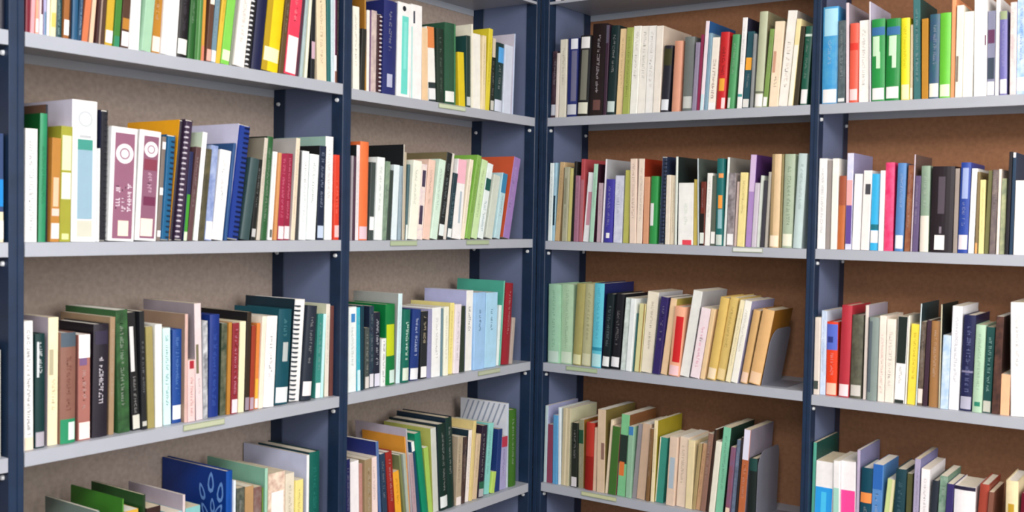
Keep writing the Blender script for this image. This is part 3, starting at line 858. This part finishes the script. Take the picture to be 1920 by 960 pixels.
def lettering_bm(t, fy, s0, s1, z0, z1, off, rng):
    """worn, unreadable lines of print running up the spine: short strokes, a word gap now and then"""
    bm = bmesh.new(); cx = (s0+s1)/2; w = min(s1-s0, .0105); s0 = cx-w/2; n = 1; cnt = 0
    for ln in range(n):
        lw = w/n*(.62 if n > 1 else .9); a = s0+w/n*ln+(w/n-lw)/2
        g = max(.0014, lw*.5); z = z0+(rng.random()*.15*(z1-z0) if n > 1 else 0); end = z1-(rng.random()*.2*(z1-z0) if n > 1 else 0)
        while z < end-g:
            if rng.random() < .14: z += g; continue
            st = lw*.2
            for k in range(2):
                if rng.random() < .55:
                    zz = z+g*rng.choice((0, .62)); strip(bm, t, fy, a, a+lw*rng.choice((.7, 1)), zz, zz+g*.3, off, .00015)
                else:
                    x = a+(lw-st)*rng.choice((0, .5, 1)); strip(bm, t, fy, x, x+st, z, z+g*.9, off, .00015)
            z += g*1.3; cnt += 1
    if cnt > 5: return bm
    bm.free(); return None
# the photo's colours were read off as they appear; a brightly lit bay shows a paper colour lighter than it is
GAIN = {'Z': 1.35, 'A': 1.42, 'B': 1.12, 'C': 1.0, 'D': 1.2}
def paper(h, bay):
    v = lin(h); m = max(v); k = GAIN[bay]
    f = 1/k if m < .5 else 1/k + (1-1/k)*min(1, (m-.5)/.35)
    return ''.join('%02x' % round(255*(12.92*c if c <= .0031308 else 1.055*c**(1/2.4)-.055)) for c in (min(.86, x*f) for x in v))
def make(e, bay, row):
    side = BAY[bay][0]; z = SHELF_Z[bay][row]; o = e.o
    rng = random.Random(int(abs(e.s0)*1e4)*31 + row*7 + ord(bay))
    name = NOUN[e.kind][0]
    t = max(e.t-.0003, .003); h = e.h
    hard = 'h' in o or e.kind in ('binder', 'file', 'lever')
    d = float(o['d']) if 'd' in o else max(.12, min(.225, h*rng.uniform(.66, .74)))
    d = min(d, DEPTH-.006-e.back)
    sag = min(.1*t, .003) if ('h' in o) else 0
    b = .0022 if hard else .0007
    b = min(b, t*.22); r = min(.0011, t*.2)
    fy = spine_fn(t, sag)
    P = lambda h: paper(h, bay)
    mot = P(o['m']) if 'm' in o else None; ro = .38 if 'h' in o else .5
    ms = mat(P(e.hex), ro, .08, 40, .35, mot); mc = mat(P(o['c']), ro, .07, 25) if 'c' in o else (ms if not mot else mat(P(e.hex), ro, .08))
    if e.kind == 'spiral':
        root = None; bm = bmesh.new(); c = min(.0009, t*.2)
        box(bm, (0, .004, 0), (c, d, h), 1); box(bm, (t-c, .004, 0), (t, d, h), 0)
        N = 8; rr = t*.44                                       # the comb back
        pts = [(t/2+rr*math.cos(math.pi*i/N), .0052-rr*.9*math.sin(math.pi*i/N)) for i in range(N+1)]
        pts = [(x, max(y, .0012)) for x, y in pts]
        prism(bm, pts, .003, h-.003, 0)
        root = link(name, bm, [ms, mc])
        bm = bmesh.new(); box(bm, (c+.0002, .006, .001), (t-c-.0002, d-.001, h-.001)); link('pages', bm, PAGES[1], root)
        bm = bmesh.new(); zz = .008; R = t*.27; cx = t*(.27+.03 if o.get('cs') == 'L' else .7); mr = min(.0013, t*.1)
        while zz < h-.006:                                      # one continuous coil part
            prev = None; K = 10
            for i in range(K+1):
                a = math.pi*1.5*i/K - math.pi*.25
                ctr = Vector((cx+R*.85*math.cos(a), .0035-R*.8*math.sin(a), zz)); nx = Vector((math.cos(a), -math.sin(a), 0))
                ring = [bm.verts.new(ctr+nx*mr*math.cos(q*math.pi/2)+Vector((0, 0, mr*1.5))*math.sin(q*math.pi/2)) for q in range(4)]
                if prev:
                    for q in range(4): bm.faces.new((prev[q], prev[(q+1) % 4], ring[(q+1) % 4], ring[q]))
                else: bm.faces.new(ring)
                prev = ring
            bm.faces.new(prev[::-1])
            zz += .0115
        bmesh.ops.translate(bm, verts=bm.verts, vec=(0, 0, 0))
        link('coil_binding', bm, mat(o.get('coil', '202428'), .35, .04, 30, .5), root)
    else:
        bm = cover_bm(t, h, d, b, sag, r)
        root = link(name, bm, [ms, mc])
        ins = .003 if hard else .0004
        pg = PAGES[rng.choice((0, 0, 1, 2))]
        if t > .005:
            bm = bmesh.new(); box(bm, (b+.0002, b+sag+.0008, ins), (t-b-.0002, d-ins-.0003, h-ins)); link('pages', bm, pg, root)
    off = 0.0
    for k, v in e.order:
        off += .00012
        if k in 'bl':
            z0, z1 = float(v[-3] if False else v[1] if k == 'l' else v[0]), 0
        if k == 'b':
            z0, z1 = float(v[0]), float(v[1]); s0, s1 = (float(v[2]), float(v[3])) if len(v) == 5 else (0.0, 1.0)
            a, c = max(s0*t, r if not sag else .0003), min(s1*t, t-(r if not sag else .0003))
            if c-a < .0008: continue
            bm = bmesh.new(); strip(bm, t, fy, a, c, max(z0*h, .0003), min(z1*h, h-.0003), off, n=6 if sag else 1)
            link('spine_panel', bm, STICK(P(v[-1])), root)
        elif k == 'l':
            z0, z1 = max(float(v[1]), .012), float(v[2]); s0, s1 = (float(v[3]), float(v[4])) if len(v) == 5 else (.06, .94)
            a, c = max(s0*t, .0008), min(s1*t, t-.0008)
            if c-a < .0008: continue
            bm = bmesh.new(); strip(bm, t, fy, a, c, z0*h, z1*h, off, n=6 if sag else 1)
            link('call_number_label', bm, STICK(P(v[0])), root)
        elif k == 't':
            s0, s1 = (float(v[3]), float(v[4])) if len(v) == 5 else (.32, .7)
            bm = lettering_bm(t, fy, s0*t, s1*t, float(v[0])*h, float(v[1])*h, off, rng)
            if bm: link('lettering', bm, STICK(P(v[2])), root)
        elif k in ('disc', 'ring'):
            rad = float(v[2])*t
            link('round_emblem' if k == 'ring' else 'round_mark', disc_bm(t, fy, float(v[1])*t, float(v[0])*h, rad, off, rad*.72 if k == 'ring' else 0), STICK(P(v[3])), root)
    lone = not any(k in ('t', 'ring') for k, v in e.order)
    if lone and e.kind in ('book', 'paperback') and t > .009 and rng.random() < .62:      # a worn title up the spine
        v = lin(P(e.hex)); lum = .3*v[0]+.6*v[1]+.1*v[2]
        q = tuple(x*.6 for x in v) if lum > .32 else tuple(x+(.6-x)*.36 for x in v)
        hx = ''.join('%02x' % round(255*(1.055*max(c, .0032)**(1/2.4)-.055)) for c in q)
        taken = [(float(v[0]), float(v[1])) if k == 'b' else (0, float(v[2])) for k, v in e.order if k in 'bl']
        z0 = max([b1 for b0, b1 in taken if b0 < .2 and b1 < .6] or [.1])+.06; z1 = min([b0 for b0, b1 in taken if b1 > .6 and b0 > z0+.2] or [.93])-.03
        if not any(b0 < z1 and b1 > z0 for b0, b1 in taken) and z1-z0 > .2:
            L = rng.uniform(.6, 1)*(z1-z0); c = rng.uniform(.42, .55); hw = min(.16, .0028/t+.05)
            bm = lettering_bm(t, fy, (c-hw)*t, (c+hw)*t, (z1-L)*h, z1*h, off+.0001, rng)
            if bm: link('lettering', bm, STICK(hx), root)
    if 'emblem' in o:                                           # laurel branches printed on the cover beside the spine
        bm = bmesh.new()
        def leaf(cy, cz, ang, L, wd):
            N = 10; ca, sa = math.cos(ang), math.sin(ang)
            def pt(u, v, x): return bm.verts.new((x, cy+u*ca-v*sa, cz+u*sa+v*ca))
            rings = []
            for kk in (1, .62):
                rings.append([(L*kk*.5*math.cos(2*math.pi*i/N), wd*kk*.5*math.sin(2*math.pi*i/N)*(1-.35*math.cos(2*math.pi*i/N))) for i in range(N)])
            fr = [[pt(u, v, -.0004) for u, v in q] for q in rings]; bk = [[pt(u, v, .0001) for u, v in q] for q in rings]
            for i in range(N):
                j = (i+1) % N
                bm.faces.new((fr[0][i], fr[0][j], fr[1][j], fr[1][i])); bm.faces.new((bk[0][j], bk[0][i], bk[1][i], bk[1][j]))
                bm.faces.new((fr[0][j], fr[0][i], bk[0][i], bk[0][j])); bm.faces.new((fr[1][i], fr[1][j], bk[1][j], bk[1][i]))
        for cy, cz, a, L in ((.022, -.052, 98, .05), (.056, -.034, 92, .05), (.088, -.060, 70, .042), (.028, -.098, 122, .044), (.05, -.088, 86, .036),
                             (.078, -.104, 58, .04), (.036, -.132, 116, .034), (.068, -.134, 66, .034)):
            leaf(cy, h+cz, math.radians(a), L, L*.42)
        link('laurel_emblem', bm, STICK('6f9ad8'), root)
    if 'stripes' in o:
        bm = bmesh.new()
        for i in range(9):
            y0 = .006+i*.021; L = .05
            q = [(y0, h-.004), (y0+.006, h-.004), (y0+.006+L*.6, h-.004-L*1.4), (y0+L*.6, h-.004-L*1.4)]
            q = [(min(y, d-.004), zz) for y, zz in q]
            if q[2][0]-q[3][0] < .001: continue
            f = [bm.verts.new((-.0004, y, zz)) for y, zz in q]; g = [bm.verts.new((.0001, y, zz)) for y, zz in q]
            bm.faces.new(f); bm.faces.new(g[::-1])
            for a in range(4): bm.faces.new((f[a], g[a], g[(a+1) % 4], f[(a+1) % 4]))
        link('diagonal_stripes', bm, STICK('96a0b4'), root)
    # stand it on the shelf, tilted about its lowest edge
    lift = max(0.0, t*math.sin(e.lean)) + .0004
    s = e.s0
    if e.lean > 0: pass
    root.rotation_mode = 'XYZ'; root.rotation_euler = (0, e.lean, RZ[side])
    root.location = to_world(side, s, e.back, z+lift)
    tag(root, e.label, NOUN[e.kind][1], None)
    if e.kind in ('book', 'booklet', 'paperback'): root['group'] = '%ss on the %s %s' % (e.kind, SHELFWORD[row], PLACE[bay])
    elif e.kind != 'binder': root['group'] = NOUN[e.kind][1] + 's among the books'
    return root
for (bay, row), es in ROWS.items():
    for e in es: make(e, bay, row)
# ------------------------------------------------------------------ bookends
def bookend(bay, row, px, pytop, pyb, lean, label, h, L):
    side = BAY[bay][0]; z = SHELF_Z[bay][row]; back = .02
    s = base_s(side, px, pyb, back, z)
    bm = bmesh.new(); t = .0014; N = 8; R = .05
    prof = [(0, 0), (L, 0), (L, h-.02)] + [(L-.02+.02*math.cos(a), h-.02+.02*math.sin(a)) for a in [math.pi/2*i/4 for i in range(1, 5)]] \
         + [(R+R*math.cos(a), h-R+R*math.sin(a)) for a in [math.pi/2+math.pi/2*i/N for i in range(N+1)]]
    f = [bm.verts.new((0, y, zz)) for y, zz in prof]; g = [bm.verts.new((t, y, zz)) for y, zz in prof]
    bm.faces.new(f); bm.faces.new(g[::-1])
    for i in range(len(prof)): j = (i+1) % len(prof); bm.faces.new((f[j], f[i], g[i], g[j]))
    root = link('bookend', bm, mat('757784', .35, .05, 20, .5))
    root.location = to_world(side, s, back, z+.0006); root.rotation_euler = (0, lean, RZ[side])
    bm = bmesh.new(); box(bm, (t, .01, 0), (t+.07, L-.005, .001)); bevel(bm, .0003)
    fo = link('foot_plate', bm, mat('757784', .35, .05, 20, .5), root); fo.rotation_euler = (0, -lean, 0)
    tag(root, label, 'bookend', 'metal bookends')
def last_edge(bay, row):
    e = max(ROWS[(bay, row)], key=lambda e: e.s0); return e
for bay, row, lab, h, L in (('C', 3, 'grey metal bookend propping the orange tan book, third shelf right of the corner', .165, .15),
                            ('C', 4, 'grey metal bookend beside the short black book, bottom shelf right of the corner', .2, .16)):
    e = last_edge(bay, row); side = BAY[bay][0]; z = SHELF_Z[bay][row]
    bookend_s = e.s0 + e.t/math.cos(e.lean) + .0015
    # reuse the builder with the world position of the last book's right edge
    P = Vector(to_world(side, bookend_s, .02, z)) - CAM
    px = 960 + FPX*P.dot(RT)/P.dot(FW); py = 480 - FPX*P.dot(UP)/P.dot(FW)
    bookend(bay, row, px, 0, py, e.lean, lab, h, L)
# ------------------------------------------------------------------ shelf label holders clipped on the shelf fronts
for bay, row, x0, x1, y, hx, lab in (
    ('A', 3, 343, 420, 797, 'b9c0a4', 'pale green label strip clipped to the third shelf edge, left bay'),
    ('B', 1, 822, 872, 199, 'c4d0b4', 'pale green label strip clipped to the upper shelf edge left of the corner'),
    ('B', 2, 731, 781, 457, 'a8b898', 'left label strip under pale books on the second shelf left of the corner'),
    ('B', 2, 874, 916, 457, 'a8b898', 'right label strip under green books on the second shelf left of the corner'),
    ('B', 3, 896, 937, 696, 'b0b8a0', 'label strip below the pale blue books on the third shelf left of the corner'),
    ('C', 2, 1374, 1430, 477, 'd8dcd8', 'whitish label strip clipped to the second shelf edge right of the corner'),
    ('C', 3, 1062, 1120, 691, 'a9bd98', 'green label strip below mint and olive books, third shelf right of the corner'),
    ('C', 4, 1090, 1156, 936, 'c4c8a0', 'pale yellow green label strip on the bottom shelf edge right of the corner')):
    side = BAY[bay][0]; z = SHELF_Z[bay][row]
    s0, z0 = hit(side, x0, y, 0); s1, z1 = hit(side, x1, y, 0)
    w = s1-s0; hh = .0135; zc = z-.0015-hh
    bm = bmesh.new()
    box(bm, (0, -.0018, 0), (w, -.0004, hh)); box(bm, (0, -.003, 0), (w, -.0018, .0016)); box(bm, (0, -.003, hh-.0016), (w, -.0018, hh))
    root = link('shelf_label', bm, mat('9aa48a', .3, .05, 30, .5))
    bm = bmesh.new(); box(bm, (.0015, -.0024, .0018), (w-.0015, -.0018, hh-.0018)); link('paper_insert', bm, mat(hx, .5, .03), root)
    root.location = to_world(side, s0, 0, zc); root.rotation_euler = (0, 0, RZ[side])
    tag(root, lab, 'shelf label', 'label strips on the shelf edges')
# ------------------------------------------------------------------ the room
def struct(name, a, b, m):
    bm = bmesh.new(); box(bm, a, b); o = link(name, bm, m); o['kind'] = 'structure'; return o
M_WALL = mat('d8d4cc', .9, .04, 6, .1)
struct('floor', (-.4, -6.5, -.06), (6.5, .4, 0), mat('57504a', .8, .12, 8))
struct('wall_left', (-.40, -6.5, 0), (-.285, .285, 3), M_WALL)
struct('wall_back', (-.40, .285, 0), (6.5, .40, 3), M_WALL)
struct('ceiling', (-.4, -6.5, 3), (6.5, .4, 3.06), mat('e8e6e0', .9, .03, 6, .1))
WX, WY0, WY1, WZ0, WZ1 = 3.7, -2.6, -.5, .85, 2.35
bm = bmesh.new()
box(bm, (WX, -6.5, 0), (WX+.15, WY0, 3)); box(bm, (WX, WY1, 0), (WX+.15, .285, 3)); box(bm, (WX, WY0, 0), (WX+.15, WY1, WZ0)); box(bm, (WX, WY0, WZ1), (WX+.15, WY1, 3))
link('wall_right', bm, M_WALL)['kind'] = 'structure'
bm = bmesh.new(); f = .05
box(bm, (WX+.04, WY0, WZ0), (WX+.1, WY1, WZ0+f)); box(bm, (WX+.04, WY0, WZ1-f), (WX+.1, WY1, WZ1))
for y in (WY0, (WY0+WY1)/2-f/2, WY1-f): box(bm, (WX+.04, y, WZ0+f), (WX+.1, y+f, WZ1-f))
link('window_1', bm, mat('e6e6e4', .4, .03, 20))['kind'] = 'structure'
def lamp(name, loc, rot, size, size_y, power, col):
    l = bpy.data.lights.new(name, 'AREA'); l.shape = 'RECTANGLE'; l.size = size; l.size_y = size_y; l.energy = power; l.color = col
    o = bpy.data.objects.new(name, l); COL.objects.link(o); o.location = loc; o.rotation_euler = rot
    return o
# daylight through the window in the right-hand wall, hanging ceiling lamps in front of the racks, and daylight from the open side behind the camera
lamp('ceiling_lamp_left', (1.7, -2.9, 2.4), (0, math.radians(28), 0), .5, 1.3, 35, (1, .98, .98))
lamp('ceiling_lamp_right', (2.5, -1.7, 2.2), (math.radians(42), 0, math.radians(12)), 1.2, .5, 29, (1, .89, .8))
lamp('window_daylight', (3.69, -1.55, 1.6), (math.radians(90), 0, math.radians(90)), 2.0, 1.4, 36, (1, .98, .97))
lamp('rear_daylight', (3.0, -5.2, 1.7), (math.radians(86), 0, math.radians(22)), 3.0, 1.6, 46, (.93, .95, 1))
w = bpy.data.worlds.new('world'); SC.world = w; w.use_nodes = True
bg = w.node_tree.nodes['Background']; bg.inputs[0].default_value = (.75, .86, 1, 1); bg.inputs[1].default_value = .1
SC.view_settings.view_transform = 'Standard'; SC.view_settings.look = 'None'
SC.view_settings.gamma = 1; SC.view_settings.exposure = .6; SC.view_settings.use_curve_mapping = False
